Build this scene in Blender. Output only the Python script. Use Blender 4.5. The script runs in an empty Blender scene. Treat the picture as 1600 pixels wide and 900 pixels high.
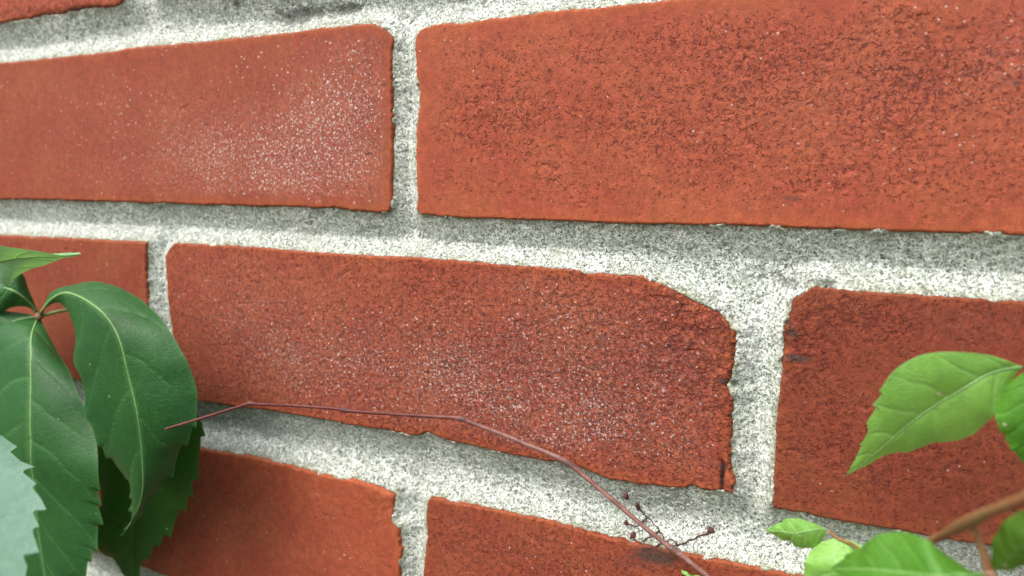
import bpy, math
import numpy as np
from mathutils import Matrix, Vector

# ------------------------------------------------------------------ camera, light, exposure
Z0 = 0.5                                     # height of the reference bed joint above the ground
SC = bpy.context.scene
CAM = [0.1437, 0.01013, 0.20925]
ROT = [[0.889916, -0.068816, 0.450903], [0.455984, 0.109687, -0.883203], [0.01132, 0.991581, 0.128991]]
cd = bpy.data.cameras.new('camera'); cam = bpy.data.objects.new('camera', cd); SC.collection.objects.link(cam)
cd.sensor_width = 36.0; cd.lens = 1296.91 / 1600 * 36.0
cd.clip_start = 0.005; cd.clip_end = 400
m4 = Matrix([ROT[0] + [CAM[0]], ROT[1] + [-CAM[2]], ROT[2] + [CAM[1] + Z0], [0, 0, 0, 1]])
cam.matrix_world = m4
cd.dof.use_dof = True; cd.dof.focus_distance = 0.225; cd.dof.aperture_fstop = 15.0
SC.camera = cam

SUN_EL, SUN_AZ = math.radians(54), math.radians(-24)    # azimuth measured from the wall's outward normal
world = bpy.data.worlds.new('World'); SC.world = world; world.use_nodes = True
wn = world.node_tree; bgn = wn.nodes['Background']
sky = wn.nodes.new('ShaderNodeTexSky'); sky.sky_type = 'NISHITA'; sky.sun_disc = False
sky.sun_elevation = SUN_EL; sky.air_density = 1.0; sky.dust_density = 6.0; sky.ozone_density = 1.0
sdir = Vector((math.sin(SUN_AZ) * math.cos(SUN_EL), -math.cos(SUN_AZ) * math.cos(SUN_EL), math.sin(SUN_EL)))
sky.sun_rotation = math.atan2(sdir.x, sdir.y)
wn.links.new(sky.outputs[0], bgn.inputs[0]); bgn.inputs[1].default_value = 0.15
sl = bpy.data.lights.new('sun', 'SUN'); sun = bpy.data.objects.new('sun', sl); SC.collection.objects.link(sun)
sl.energy = 1.2; sl.angle = math.radians(32); sl.color = (1.0, 0.975, 0.93)
sun.rotation_euler = sdir.to_track_quat('Z', 'Y').to_euler(); sun.location = (0, -2, 4)
SC.view_settings.view_transform = 'Standard'; SC.view_settings.look = 'None'
SC.view_settings.exposure = 0.70; SC.view_settings.gamma = 1.0; SC.view_settings.use_curve_mapping = False

# ------------------------------------------------------------------ traced shapes, millimetres on the wall (u right, v up, h out)
DATA = {}
DATA['crackline'] = [[98.35, -61.53], [98.93, -63.32], [98.55, -65.97], [98.88, -69.71]]
DATA['meta'] = {}
DATA['meta']['P'] = 70.97
DATA['meta']['Hb'] = 55.43
DATA['meta']['L'] = 213.0
DATA['meta']['f'] = 1296.91
DATA['meta']['cam'] = [0.1437,0.01013,0.20925]
DATA['meta']['rot'] = [[0.889916,-0.068816,0.450903],[0.455984,0.109687,-0.883203],[0.01132,0.991581,0.128991]]
DATA['bricks'] = {}
DATA['bricks']['A1'] = {"top":[[-208.0,54.24],[-193.69,54.24],[-154.16,54.53],[-127.19,54.84],[-122.01,55.44],[-110.31,55.62],[-86.62,55.45],[-57.57,55.64],[-44.03,55.73],[-31.08,56.21],[-16.3,56.29],[-10.84,56.09],[-6.89,54.14],[-4.59,52.14]],"bot":[[-208.0,-0.26],[-199.77,-0.26],[-187.06,0.01],[-159.04,0.34],[-105.65,0.32],[-65.42,0.38],[-45.71,0.64],[-24.68,0.76],[-19.16,-0.1],[-9.85,-0.24],[-5.78,0.07]],"left":[[-208.0,54.24],[-208.0,-0.26]],"right":[[-4.59,52.14],[-3.92,50.62],[-4.42,45.85],[-4.29,34.65],[-4.17,21.44],[-4.76,8.04],[-4.81,2.62],[-5.78,0.07]],"res":0.38,"speck":[[-26.6,29.6,31.0,23.8,0.97],[-45.3,13.7,42.7,14.5,0.95],[-16.4,46.5,14.1,11.4,0.5],[-79.4,17.9,42.2,19.7,0.75],[-138.5,22.9,56.2,28.7,0.35]],"wear":[[-9.4,34.8,10.4,23.0,0.6],[-44.9,26.0,53.8,20.5,0.35]],"stain":[[-15.3,39.8,2.9,1.7,0.15],[-7.1,38.0,1.6,0.8,0.6],[-6.4,54.3,2.3,1.1,0.5]]}
DATA['bricks']['A2'] = {"top":[[5.59,53.45],[8.9,53.76],[13.24,54.52],[25.86,54.3],[27.09,54.55],[35.91,54.74],[49.35,55.2],[54.89,55.09],[72.49,55.25],[80.81,55.49],[208.0,55.49]],"bot":[[5.85,-0.19],[13.27,-0.92],[24.14,-0.96],[36.62,-0.93],[56.18,-0.84],[74.32,-0.92],[91.18,-0.67],[106.89,-0.28],[121.6,-0.67],[135.37,-0.6],[148.29,-0.53],[160.43,-0.33],[208.0,-0.33]],"left":[[5.59,53.45],[4.02,50.84],[4.01,48.66],[4.44,43.54],[4.65,39.86],[5.3,36.16],[5.28,30.63],[4.37,26.94],[4.09,15.71],[4.5,6.26],[4.26,1.49],[5.85,-0.19]],"right":[[208.0,55.49],[208.0,-0.33]],"res":0.3,"speck":[[123.9,31.6,31.8,17.5,0.22],[155.1,38.4,6.9,12.0,0.5]],"wear":[[132.9,36.9,36.0,18.4,0.85],[64.7,25.7,41.0,8.3,0.55],[28.1,30.0,21.8,7.1,0.5],[92.4,45.1,29.4,9.2,0.45],[90.4,17.2,18.6,6.4,0.4],[147.4,11.4,17.8,8.4,0.45],[48.5,1.7,52.1,3.5,0.1]],"stain":[[112.5,6.5,4.4,1.1,0.5],[156.8,31.7,1.4,0.8,0.7],[121.6,24.5,0.7,0.6,0.6]]}
DATA['bricks']['B0'] = {"top":[[-314.5,-14.79],[-201.39,-14.79],[-148.91,-14.17],[-113.91,-13.87]],"bot":[[-314.5,-72.17],[-198.97,-72.17],[-157.58,-71.0],[-122.24,-70.93]],"left":[[-314.5,-14.79],[-314.5,-72.17]],"right":[[-113.91,-13.87],[-114.75,-21.45],[-115.04,-30.97],[-114.48,-38.11],[-113.54,-50.07],[-115.03,-62.39],[-122.24,-70.93]],"res":0.4,"speck":[[-153.9,-28.6,36.5,15.3,0.12]],"wear":[],"stain":[]}
DATA['bricks']['B1'] = {"top":[[-99.29,-13.69],[-80.98,-13.54],[-60.19,-13.46],[-32.73,-13.82],[-12.45,-13.81],[1.87,-13.46],[19.89,-13.65],[36.79,-14.01],[52.66,-13.99],[65.8,-14.78],[75.29,-14.53],[77.94,-15.55],[80.92,-16.7],[84.37,-17.64],[87.81,-19.56],[90.01,-20.39],[94.02,-21.89],[95.83,-22.23]],"bot":[[-98.29,-70.51],[-90.14,-70.63],[-71.35,-70.43],[-53.55,-69.33],[-23.43,-69.41],[-8.17,-69.05],[1.57,-69.43],[5.14,-68.68],[8.2,-67.39],[15.59,-69.09],[24.56,-69.26],[37.5,-69.9],[49.84,-69.75],[56.39,-69.58],[67.39,-71.92],[76.61,-71.53],[85.5,-70.97],[88.09,-70.67],[90.63,-69.5],[93.2,-70.07],[98.21,-69.49],[99.86,-69.52],[101.32,-69.08]],"left":[[-99.29,-13.69],[-102.72,-16.38],[-104.53,-19.03],[-104.45,-23.22],[-104.21,-30.22],[-103.71,-38.42],[-102.54,-46.61],[-101.76,-56.06],[-100.32,-65.48],[-98.29,-70.51]],"right":[[95.83,-22.23],[97.37,-24.4],[100.38,-27.08],[100.62,-32.31],[100.33,-36.48],[99.8,-39.03],[98.77,-41.32],[99.99,-43.17],[100.5,-47.29],[100.48,-54.04],[100.38,-59.14],[100.57,-63.38],[101.49,-65.78],[101.32,-69.08]],"res":0.3,"speck":[[15.6,-49.1,49.2,17.9,0.96],[-39.0,-49.2,45.4,26.4,0.7],[57.5,-56.9,27.4,14.8,0.95],[56.9,-31.5,30.4,14.4,0.8],[-72.8,-34.8,31.6,25.1,0.5],[82.7,-42.8,15.1,15.6,0.65],[36.9,-18.6,12.0,3.7,0.5],[86.7,-57.9,10.1,7.0,0.6]],"wear":[[89.1,-31.8,14.6,18.7,1.0],[66.4,-37.7,34.2,19.7,0.8],[15.6,-49.1,51.0,21.9,0.6],[76.3,-61.3,25.5,8.9,0.8],[-33.5,-46.5,49.0,26.0,0.3],[90.4,-21.7,9.7,5.0,1.0]],"stain":[[97.8,-40.4,1.9,1.3,0.7],[98.5,-65.5,0.5,3.4,1.0],[98.4,-62.6,1.3,0.8,0.8],[30.9,-88.5,1.1,1.0,0]]}
DATA['bricks']['B2'] = {"top":[[117.78,-14.66],[119.51,-14.39],[122.4,-14.5],[126.68,-14.96],[136.3,-15.02],[149.32,-14.94],[161.56,-14.86],[314.5,-14.86]],"bot":[[111.53,-71.55],[118.16,-71.24],[120.14,-71.34],[125.67,-71.55],[131.49,-71.49],[139.95,-71.5],[153.35,-71.45],[159.1,-71.12],[165.93,-71.12],[314.5,-71.12]],"left":[[117.78,-14.66],[115.5,-16.07],[113.35,-17.64],[112.65,-21.48],[111.31,-24.78],[111.75,-30.34],[111.58,-33.09],[111.66,-37.6],[111.5,-43.32],[111.33,-49.07],[111.35,-55.68],[111.37,-62.33],[111.51,-68.18],[111.53,-71.55]],"right":[[314.5,-14.86],[314.5,-71.12]],"res":0.3,"speck":[[149.7,-19.8,7.4,4.4,0.2]],"wear":[[115.8,-27.5,7.3,11.1,1.0],[127.0,-20.3,13.6,6.1,0.8],[138.6,-51.3,31.3,18.7,0.45],[122.5,-41.1,11.3,12.7,0.4],[154.6,-19.4,9.6,7.2,0.5]],"stain":[[114.0,-26.4,1.8,1.3,0.8],[115.3,-32.4,4.1,1.1,0.8],[112.9,-23.8,1.2,1.3,0.6]]}
DATA['bricks']['C0'] = {"top":[[-209.0,-89.27],[-128.9,-89.27],[-88.79,-88.16],[-62.98,-87.24],[-48.41,-87.53],[-34.49,-88.48],[-21.14,-87.86],[-10.88,-87.94],[-7.14,-89.17],[-4.16,-89.68]],"bot":[[-209.0,-141.67],[-152.9,-141.67],[-140.15,-141.79],[-125.27,-142.12],[-112.05,-142.69],[-80.74,-141.71],[-50.01,-139.79],[-8.9,-138.13]],"left":[[-209.0,-89.27],[-209.0,-141.67]],"right":[[-4.16,-89.68],[-4.94,-93.45],[-5.22,-96.71],[-4.99,-98.81],[-2.52,-100.23],[-2.8,-103.72],[-1.84,-107.81],[-2.36,-112.25],[-2.89,-116.72],[-3.46,-125.6],[-8.9,-138.13]],"res":0.4,"speck":[[-49.3,-116.0,53.1,14.2,0.18]],"wear":[[-8.4,-92.0,9.9,6.5,0.7],[-63.7,-107.3,67.6,19.2,0.12]],"stain":[[-1.1,-115.7,1.2,1.7,0.6],[-5.4,-89.1,1.5,1.1,0.5]]}
DATA['bricks']['C1'] = {"top":[[9.1,-87.8],[13.31,-87.82],[15.62,-88.4],[24.67,-87.87],[37.72,-87.48],[54.21,-87.64],[67.86,-88.56],[77.17,-88.59],[86.15,-88.61],[90.52,-88.54],[103.16,-88.14],[111.24,-88.01],[126.59,-87.58],[208.0,-87.58]],"bot":[[4.15,-137.2],[208.0,-137.2]],"left":[[9.1,-87.8],[7.91,-89.89],[7.19,-95.26],[7.65,-101.48],[6.92,-107.99],[6.18,-114.56],[5.17,-125.58],[4.15,-137.2]],"right":[[208.0,-87.58],[208.0,-137.2]],"res":0.38,"speck":[[29.2,-98.9,31.1,8.1,0.2]],"wear":[[58.4,-98.3,60.4,9.6,0.45]],"stain":[[81.8,-90.7,7.0,2.5,0.9],[73.7,-94.8,10.8,3.3,0.35],[24.7,-93.7,8.8,2.0,0.3]]}
DATA['bricks']['D0'] = {"top":[[-314.5,-160.74],[-173.57,-160.74],[-155.07,-158.76],[-115.22,-153.95],[-111.5,-153.95]],"bot":[[-314.5,-212.9060689272016],[-111.5,-212.9060689272016]],"left":[[-314.5,-160.74],[-314.5,-212.9060689272016]],"right":[[-111.5,-153.95],[-111.5,-212.9060689272016]],"res":1.0,"speck":[],"wear":[],"stain":[]}
DATA['bricks']['Z0'] = {"top":[[-314.5,126.40160156222558],[-117.52,126.40160156222558]],"bot":[[-314.5,69.21],[-192.02,69.21],[-180.54,69.82],[-171.82,69.89],[-167.09,70.48],[-160.24,70.19],[-152.76,70.07],[-146.07,70.93],[-138.17,70.98],[-127.73,70.36],[-123.25,70.89],[-120.85,71.35]],"left":[[-314.5,126.40160156222558],[-314.5,69.21]],"right":[[-117.52,126.40160156222558],[-118.31,78.58],[-119.7,73.23],[-120.85,71.35]],"res":0.5,"speck":[],"wear":[[-156.3,71.8,35.3,3.5,0.7]],"stain":[[-183.3,73.9,9.9,1.9,0.4],[-147.1,71.2,10.7,1.1,0.5]]}
DATA['bricks']['Z1'] = {"top":[[-101.5,126.40160156222558],[101.5,126.40160156222558]],"bot":[[-104.98,72.61],[-85.76,71.35],[-76.88,70.37],[-57.01,70.22],[-25.77,70.6],[101.5,70.6]],"left":[[-101.5,126.40160156222558],[-104.98,72.61]],"right":[[101.5,126.40160156222558],[101.5,70.6]],"res":0.5,"speck":[],"wear":[],"stain":[]}
DATA['leaf'] = {}
DATA['leaf']['Lr'] = {"mid":[[-136.93,-37.86,26.0],[-128.68,-33.2,28.86],[-118.67,-29.68,31.71],[-108.95,-28.41,34.71],[-95.49,-29.49,38.29],[-81.89,-32.97,41.86],[-74.1,-38.89,43.71],[-71.58,-50.61,43.0],[-69.76,-60.51,42.29],[-70.59,-69.12,40.71],[-72.84,-80.4,38.57],[-76.07,-89.03,36.43],[-81.37,-97.24,34.29],[-88.28,-104.93,32.14],[-96.24,-111.49,30.0]],"left":[[-136.59,-38.06,26.0],[-131.18,-35.2,27.07],[-124.17,-33.39,28.18],[-118.51,-35.0,29.37],[-113.5,-39.4,31.05],[-108.44,-45.12,33.12],[-105.77,-50.91,35.38],[-101.43,-55.42,37.15],[-101.72,-60.36,36.32],[-102.42,-66.65,35.74],[-99.25,-72.8,35.38],[-96.51,-80.32,34.32],[-93.85,-84.59,33.24],[-88.4,-88.31,32.34],[-87.24,-93.84,31.61],[-88.11,-99.75,31.0],[-90.75,-105.62,30.48],[-96.24,-111.49,30.0]],"right":[[-137.26,-37.66,26.0],[-131.85,-31.68,26.62],[-123.97,-28.35,27.29],[-110.98,-26.07,28.03],[-95.26,-25.55,29.0],[-81.9,-27.97,30.54],[-72.18,-32.09,32.25],[-63.12,-36.82,34.18],[-55.91,-43.86,35.06],[-53.84,-49.71,34.29],[-52.61,-56.23,33.77],[-53.84,-63.48,33.49],[-57.36,-69.26,32.81],[-62.55,-74.44,31.94],[-68.38,-82.97,31.27],[-73.99,-88.83,30.79],[-78.91,-94.2,30.45],[-83.78,-99.4,30.24],[-90.0,-106.06,30.1],[-96.24,-111.49,30.0]],"teeth":[0.5,0.96,7,1.6,0.58,0.96,6,2.2],"mat":"dark"}
DATA['leaf']['Lb'] = {"mid":[[-127.89,-37.2,22.0],[-112.64,-48.33,23.33],[-103.4,-65.31,23.33],[-101.22,-83.55,22.0],[-105.28,-101.87,18.0],[-111.35,-121.49,14.0],[-117.22,-143.61,10.0]],"left":[[-127.93,-37.67,22.0],[-120.85,-47.08,22.2],[-117.65,-62.75,22.49],[-117.62,-76.9,21.6],[-118.95,-91.6,20.47],[-121.17,-107.04,18.7],[-128.4,-125.51,16.27],[-123.99,-132.25,14.05],[-120.66,-137.69,11.98],[-117.62,-144.22,10.0]],"right":[[-127.15,-36.68,22.0],[-107.23,-39.09,21.89],[-85.89,-50.21,21.83],[-71.48,-61.45,21.88],[-66.11,-68.52,20.74],[-66.7,-76.45,19.77],[-69.73,-84.86,19.0],[-74.77,-95.32,17.1],[-82.12,-104.88,15.4],[-90.42,-114.19,13.88],[-100.83,-123.97,12.5],[-109.35,-132.1,11.22],[-115.83,-143.78,10.0]],"teeth":[0.6,0.95,4,1.2,0.42,0.97,8,2.4],"mat":"deep"}
DATA['leaf']['Ll'] = {"mid":[[-142.44,-41.16,24.0],[-136.46,-43.85,30.22],[-128.8,-48.81,36.44],[-124.42,-59.79,40.0],[-121.89,-72.04,42.67],[-121.97,-83.0,43.11],[-124.69,-93.0,41.33],[-127.15,-107.92,39.33],[-129.42,-125.93,36.67],[-130.38,-146.69,34.0]],"left":[[-143.2,-41.46,24.0],[-148.14,-41.85,27.49],[-154.34,-45.34,31.3],[-163.39,-56.56,33.07],[-170.69,-76.35,34.79],[-174.42,-96.47,35.23],[-174.31,-116.79,34.41],[-166.83,-135.59,34.19],[-152.63,-144.96,33.93],[-131.14,-147.14,34.0]],"right":[[-141.02,-41.5,24.0],[-132.25,-46.96,26.85],[-119.99,-55.13,29.83],[-109.12,-63.37,33.05],[-102.97,-70.67,33.94],[-98.52,-77.09,35.24],[-94.94,-85.79,37.0],[-97.1,-98.65,35.91],[-99.12,-109.36,35.27],[-103.72,-118.41,35.05],[-110.62,-128.35,34.5],[-118.68,-137.56,34.19],[-129.66,-146.75,34.0]],"teeth":[0.5,0.95,7,1.8,0.46,0.97,9,1.7],"mat":"dark"}
DATA['leaf']['L4'] = {"mid":[[-143.5,-40.78,24.0],[-146.71,-41.24,26.0],[-150.37,-42.44,28.0],[-153.82,-45.26,30.0],[-165.07,-50.23,29.33],[-183.07,-57.06,28.67],[-199.6,-61.47,28.0]],"left":[[-143.47,-40.54,24.0],[-148.13,-39.86,25.0],[-154.29,-39.26,26.27],[-162.2,-39.67,28.0],[-175.12,-43.46,27.6],[-190.24,-50.48,27.67],[-199.6,-61.47,28.0]],"right":[[-143.54,-41.25,24.0],[-146.74,-44.44,25.0],[-152.75,-49.53,26.27],[-160.18,-55.96,28.0],[-173.37,-62.37,27.6],[-187.95,-65.29,27.67],[-199.6,-61.47,28.0]],"teeth":[0.5,0.95,4,1.2,0.5,0.95,4,1.2],"mat":"dark"}
DATA['leaf']['L5'] = {"mid":[[-143.63,-38.45,24.0],[-142.55,-35.69,26.67],[-142.13,-33.03,29.33],[-144.16,-30.36,32.0],[-155.48,-29.16,31.33],[-171.82,-27.26,30.67],[-187.24,-27.81,30.0]],"left":[[-144.05,-38.95,24.0],[-147.59,-37.21,25.17],[-151.81,-37.11,26.74],[-155.59,-39.7,29.0],[-167.0,-41.4,28.74],[-179.68,-37.07,29.17],[-187.24,-27.81,30.0]],"right":[[-143.22,-37.95,24.0],[-142.89,-34.29,25.17],[-143.52,-28.38,26.74],[-143.82,-23.38,29.0],[-158.65,-19.17,28.74],[-173.53,-19.91,29.17],[-187.24,-27.81,30.0]],"teeth":[0.5,0.95,4,1.2,0.5,0.95,4,1.2],"mat":"dark"}
DATA['leaf']['T'] = {"mid":[[-135.62,-22.69,70.0],[-122.06,-20.07,68.0],[-105.9,-17.0,66.0],[-98.39,-15.33,63.0],[-91.0,-13.87,60.0],[-83.78,-13.05,56.0],[-77.41,-12.47,52.0]],"left":[[-135.56,-22.29,70.0],[-121.36,-13.19,69.65],[-105.76,-9.32,69.12],[-89.45,-8.85,68.02],[-84.68,-9.84,66.0],[-82.34,-10.97,63.52],[-77.59,-11.7,60.12],[-76.9,-12.14,56.15],[-77.41,-12.47,52.0]],"right":[[-135.68,-23.09,70.0],[-124.58,-29.08,67.3],[-109.38,-28.21,64.76],[-100.01,-23.01,62.54],[-98.28,-21.07,60.06],[-97.01,-19.48,58.06],[-93.72,-17.32,56.54],[-90.27,-15.76,54.76],[-83.47,-14.18,53.3],[-77.41,-12.47,52.0]],"teeth":[0.3,0.6,3,0.6,0.3,0.6,4,1.4],"mat":"mid"}
DATA['leaf']['P'] = {"mid":[[-101.22,-40.19,84.0],[-81.11,-51.45,92.4],[-60.94,-60.66,100.4],[-42.96,-68.46,107.6],[-24.97,-71.16,115.6],[-7.0,-73.23,124.0]],"left":[[-101.22,-40.19,84.0],[-105.52,-54.92,92.4],[-93.97,-66.48,100.4],[-71.96,-74.57,107.6],[-41.74,-78.04,115.6],[-7.0,-73.23,124.0]],"right":[[-101.22,-40.19,84.0],[-80.13,-45.98,86.27],[-65.97,-51.93,88.54],[-57.23,-53.79,90.78],[-46.69,-54.05,93.0],[-46.17,-54.42,95.19],[-38.54,-54.96,97.33],[-29.75,-54.45,99.42],[-30.69,-54.84,101.46],[-25.78,-54.72,103.2],[-21.28,-54.63,104.86],[-20.32,-54.62,106.47],[-15.59,-55.68,108.0],[-11.65,-56.7,109.47],[-13.6,-56.85,110.86],[-10.22,-57.41,112.2],[-6.98,-58.1,113.46],[-6.71,-57.87,114.92],[-3.56,-59.34,116.33],[-0.86,-60.47,117.69],[-4.21,-60.8,119.0],[-1.35,-61.61,120.28],[-0.33,-63.31,121.54],[-1.05,-67.26,122.77],[-7.0,-73.23,124.0]],"teeth":None,"mat":"pale"}
DATA['leaf']['R1'] = {"mid":[[160.29,-24.7,24.0],[158.01,-24.76,26.25],[154.46,-25.85,28.5],[150.84,-28.58,29.62],[145.64,-33.38,28.5],[141.33,-38.1,27.38],[136.26,-44.91,24.75],[132.59,-50.06,21.38],[129.54,-53.97,18.0]],"left":[[160.2,-24.96,24.0],[159.27,-25.96,24.63],[157.45,-30.71,25.43],[155.84,-34.51,26.54],[153.83,-37.64,25.06],[150.69,-40.37,24.06],[145.08,-42.75,23.54],[138.4,-46.51,21.43],[134.34,-49.44,19.63],[129.54,-53.97,18.0]],"right":[[160.16,-24.46,24.0],[157.89,-23.35,26.48],[154.69,-22.12,28.89],[149.21,-21.42,31.18],[144.86,-21.77,32.46],[141.07,-23.55,31.88],[137.37,-26.96,31.06],[135.71,-31.32,30.0],[134.35,-36.89,27.63],[132.83,-43.72,24.53],[131.35,-48.72,21.3],[129.54,-53.97,18.0]],"teeth":[0.3,0.8,5,0.35,0.45,0.8,4,0.8],"mat":"young"}
DATA['leaf']['R2'] = {"mid":[[160.56,-24.77,26.0],[161.15,-25.87,27.6],[162.29,-29.08,29.2],[163.89,-33.79,29.2],[165.68,-38.93,27.6],[167.7,-45.38,26.0]],"left":[[160.48,-25.03,26.0],[158.46,-27.44,25.85],[156.72,-29.94,25.88],[156.18,-33.12,26.23],[157.04,-36.39,27.0],[158.81,-39.41,26.23],[160.85,-42.0,25.88],[163.15,-44.32,25.85],[167.7,-45.38,26.0]],"right":[[160.77,-24.75,26.0],[163.58,-25.95,25.84],[166.85,-29.14,26.35],[169.25,-33.75,26.35],[170.32,-39.94,25.84],[167.7,-45.38,26.0]],"teeth":[0.35,0.9,7,0.5,0.35,0.9,7,0.6],"mat":"young2"}
DATA['leaf']['S1'] = {"mid":[[126.46,-66.17,20.0],[124.39,-66.06,21.8],[122.25,-66.57,22.8],[119.77,-67.77,22.2],[116.87,-68.32,21.2],[113.16,-69.26,20.0]],"left":[[126.47,-66.31,20.0],[125.55,-69.06,20.0],[123.53,-70.99,20.4],[120.28,-71.77,19.5],[118.97,-71.03,19.4],[116.42,-70.46,19.5],[113.16,-69.26,20.0]],"right":[[126.32,-66.05,20.0],[123.29,-64.72,21.21],[120.63,-64.13,21.85],[118.37,-64.81,21.25],[115.99,-66.75,20.61],[113.16,-69.26,20.0]],"teeth":[0.3,0.8,3,0.4,0.3,0.8,3,0.5],"mat":"young"}
DATA['leaf']['S2'] = {"mid":[[128.42,-67.69,20.0],[128.88,-69.75,22.0],[129.51,-72.46,24.0],[130.08,-77.19,23.0],[131.08,-82.62,22.0]],"left":[[128.42,-67.69,20.0],[132.28,-67.58,20.42],[136.3,-69.12,21.3],[137.84,-72.97,21.7],[136.27,-78.51,21.62],[131.08,-82.62,22.0]],"right":[[128.29,-67.72,20.0],[125.72,-69.04,20.33],[123.37,-71.72,20.93],[122.54,-73.88,22.0],[122.36,-76.66,21.6],[124.54,-81.42,21.67],[131.08,-82.62,22.0]],"teeth":None,"mat":"young"}
DATA['leaf']['S3'] = {"mid":[[154.17,-49.25,68.0],[151.71,-48.62,71.0],[147.8,-48.34,74.0],[143.46,-50.16,71.0],[138.78,-52.02,68.0],[134.7,-54.48,64.0],[131.04,-57.05,60.0]],"left":[[154.1,-49.48,68.0],[150.58,-51.28,72.78],[145.53,-53.19,74.7],[140.11,-55.21,71.1],[134.97,-56.05,65.98],[131.04,-57.05,60.0]],"right":[[154.07,-49.07,68.0],[151.54,-48.91,68.29],[148.58,-46.87,68.79],[145.78,-44.92,69.67],[143.02,-45.26,67.08],[140.47,-46.47,65.08],[137.04,-48.98,63.67],[135.86,-51.22,62.12],[133.86,-53.53,60.96],[131.04,-57.05,60.0]],"teeth":[0.4,0.9,5,0.5,0.55,0.9,4,0.5],"mat":"young2"}
DATA['leaf']['S4'] = {"mid":[[154.43,-49.84,67.0],[152.22,-49.52,70.33],[149.73,-51.12,71.33],[146.52,-55.7,70.0]],"left":[[154.36,-50.06,67.0],[153.32,-52.0,68.6],[150.46,-54.88,69.6],[146.52,-55.7,70.0]],"right":[[154.25,-49.67,67.0],[152.14,-48.37,70.18],[149.48,-47.81,72.9],[146.96,-48.76,73.5],[145.43,-52.41,71.98],[146.52,-55.7,70.0]],"teeth":None,"mat":"young"}
DATA['leaf']['S5'] = {"mid":[[155.05,-48.86,67.0],[156.61,-45.68,69.5],[158.18,-41.81,72.0],[160.17,-38.07,73.0],[162.42,-33.93,74.0]],"left":[[154.86,-48.69,67.0],[154.48,-46.21,67.67],[154.54,-43.15,68.6],[155.32,-40.01,70.0],[156.74,-37.88,70.93],[158.5,-36.05,72.33],[162.42,-33.93,74.0]],"right":[[155.22,-48.92,67.0],[157.67,-47.46,68.09],[161.0,-44.97,70.0],[162.8,-40.0,71.59],[162.42,-33.93,74.0]],"teeth":None,"mat":"deep2"}
DATA['leaf']['V'] = {"mid":[[98.75,-95.05,8.0],[97.64,-91.52,10.67],[95.28,-89.23,11.33],[91.24,-88.2,10.0]],"left":[[98.75,-95.05,8.0],[96.9,-93.41,10.67],[94.51,-90.61,11.33],[91.24,-88.2,10.0]],"right":[[98.75,-95.05,8.0],[99.37,-90.54,10.0],[97.02,-87.84,12.0],[94.0,-88.14,11.0],[91.24,-88.2,10.0]],"teeth":None,"mat":"young"}
DATA['tubes'] = {}
DATA['tubes']['twig'] = [[-43.65,-59.68,54.0,0.324],[-36.45,-57.2,46.0,0.396],[-29.78,-54.75,37.0,0.432],[-29.28,-54.54,36.0,0.821],[-27.8,-54.65,35.5,0.504],[-18.8,-55.56,29.0,0.432],[-6.96,-56.1,24.0,0.468],[-5.45,-56.52,23.0,0.821],[-3.53,-56.57,22.5,0.504],[10.94,-57.04,17.0,0.507],[25.48,-57.18,12.0,0.546],[27.29,-57.42,11.5,0.889],[29.32,-58.01,11.0,0.585],[42.0,-61.47,9.0,0.585],[54.88,-65.3,7.0,0.663],[58.25,-66.76,6.3,1.03],[61.2,-68.71,6.0,0.663],[69.34,-74.45,5.0,0.624],[78.25,-80.79,4.0,0.624],[85.31,-85.22,3.5,0.663],[87.05,-86.13,3.4,1.03],[90.62,-87.91,3.6,0.663],[97.75,-91.67,4.5,0.624],[106.44,-96.62,6.0,0.624]]
DATA['tubes']['tend1'] = [[86.94,-86.14,3.0,0.3],[87.08,-87.39,-1.5,0.35],[88.05,-86.87,-3.0,0.25],[89.09,-86.46,-3.0,0.25],[89.93,-85.55,-3.0,0.22],[90.98,-85.5,-3.0,0.22],[92.15,-84.35,-3.0,0.25],[93.52,-83.88,-3.0,0.3],[94.86,-83.05,-3.0,0.4]]
DATA['tubes']['tend2'] = [[87.43,-87.31,-1.5,0.35],[86.1,-86.74,-3.0,0.25],[84.86,-86.29,-3.5,0.22],[83.85,-87.26,-4.0,0.22],[83.11,-86.86,-4.0,0.2],[82.34,-85.55,-4.0,0.2],[81.31,-85.37,-4.4,0.2],[80.72,-84.19,-4.4,0.2],[79.56,-84.14,-4.6,0.2],[78.78,-83.0,-4.6,0.2],[77.26,-82.42,-4.7,0.22],[76.08,-81.38,-4.8,0.26],[74.73,-79.97,-4.8,0.4]]
DATA['tubes']['tend3'] = [[85.16,-85.27,3.0,0.25],[81.38,-88.44,-1.0,0.25],[78.73,-89.24,-2.0,0.22],[77.23,-88.45,-2.0,0.25],[75.77,-88.22,-2.5,0.3],[74.45,-87.76,-2.5,0.4]]
DATA['tubes']['tend4'] = [[78.18,-80.88,3.8,0.25],[76.65,-83.73,0.0,0.22],[74.57,-85.12,-3.0,0.2],[73.24,-84.88,-3.6,0.22],[71.85,-84.87,-3.8,0.3]]
DATA['tubes']['tend5'] = [[82.11,-83.37,3.6,0.25],[80.36,-86.24,0.0,0.22],[78.33,-87.12,-3.0,0.2],[77.63,-88.2,-3.0,0.2]]
DATA['tubes']['stem'] = [[161.16,-25.31,88.0,0.78],[156.62,-31.6,82.0,0.76],[154.18,-35.32,77.0,0.74],[150.96,-41.08,69.0,1.0],[147.8,-48.34,58.0,0.75],[145.11,-53.04,52.0,0.75],[138.99,-63.2,42.0,1.1],[135.58,-72.96,34.0,1.1]]
DATA['tubes']['stalk'] = [[151.44,-41.36,68.0,0.8],[152.54,-43.4,68.0,0.55],[153.5,-45.88,68.0,0.55],[154.47,-48.66,68.0,0.7]]
DATA['tubes']['hubR'] = [[153.92,-49.86,67.0,0.7],[154.67,-49.03,68.0,1.0],[155.33,-48.67,68.0,0.7]]
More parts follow.
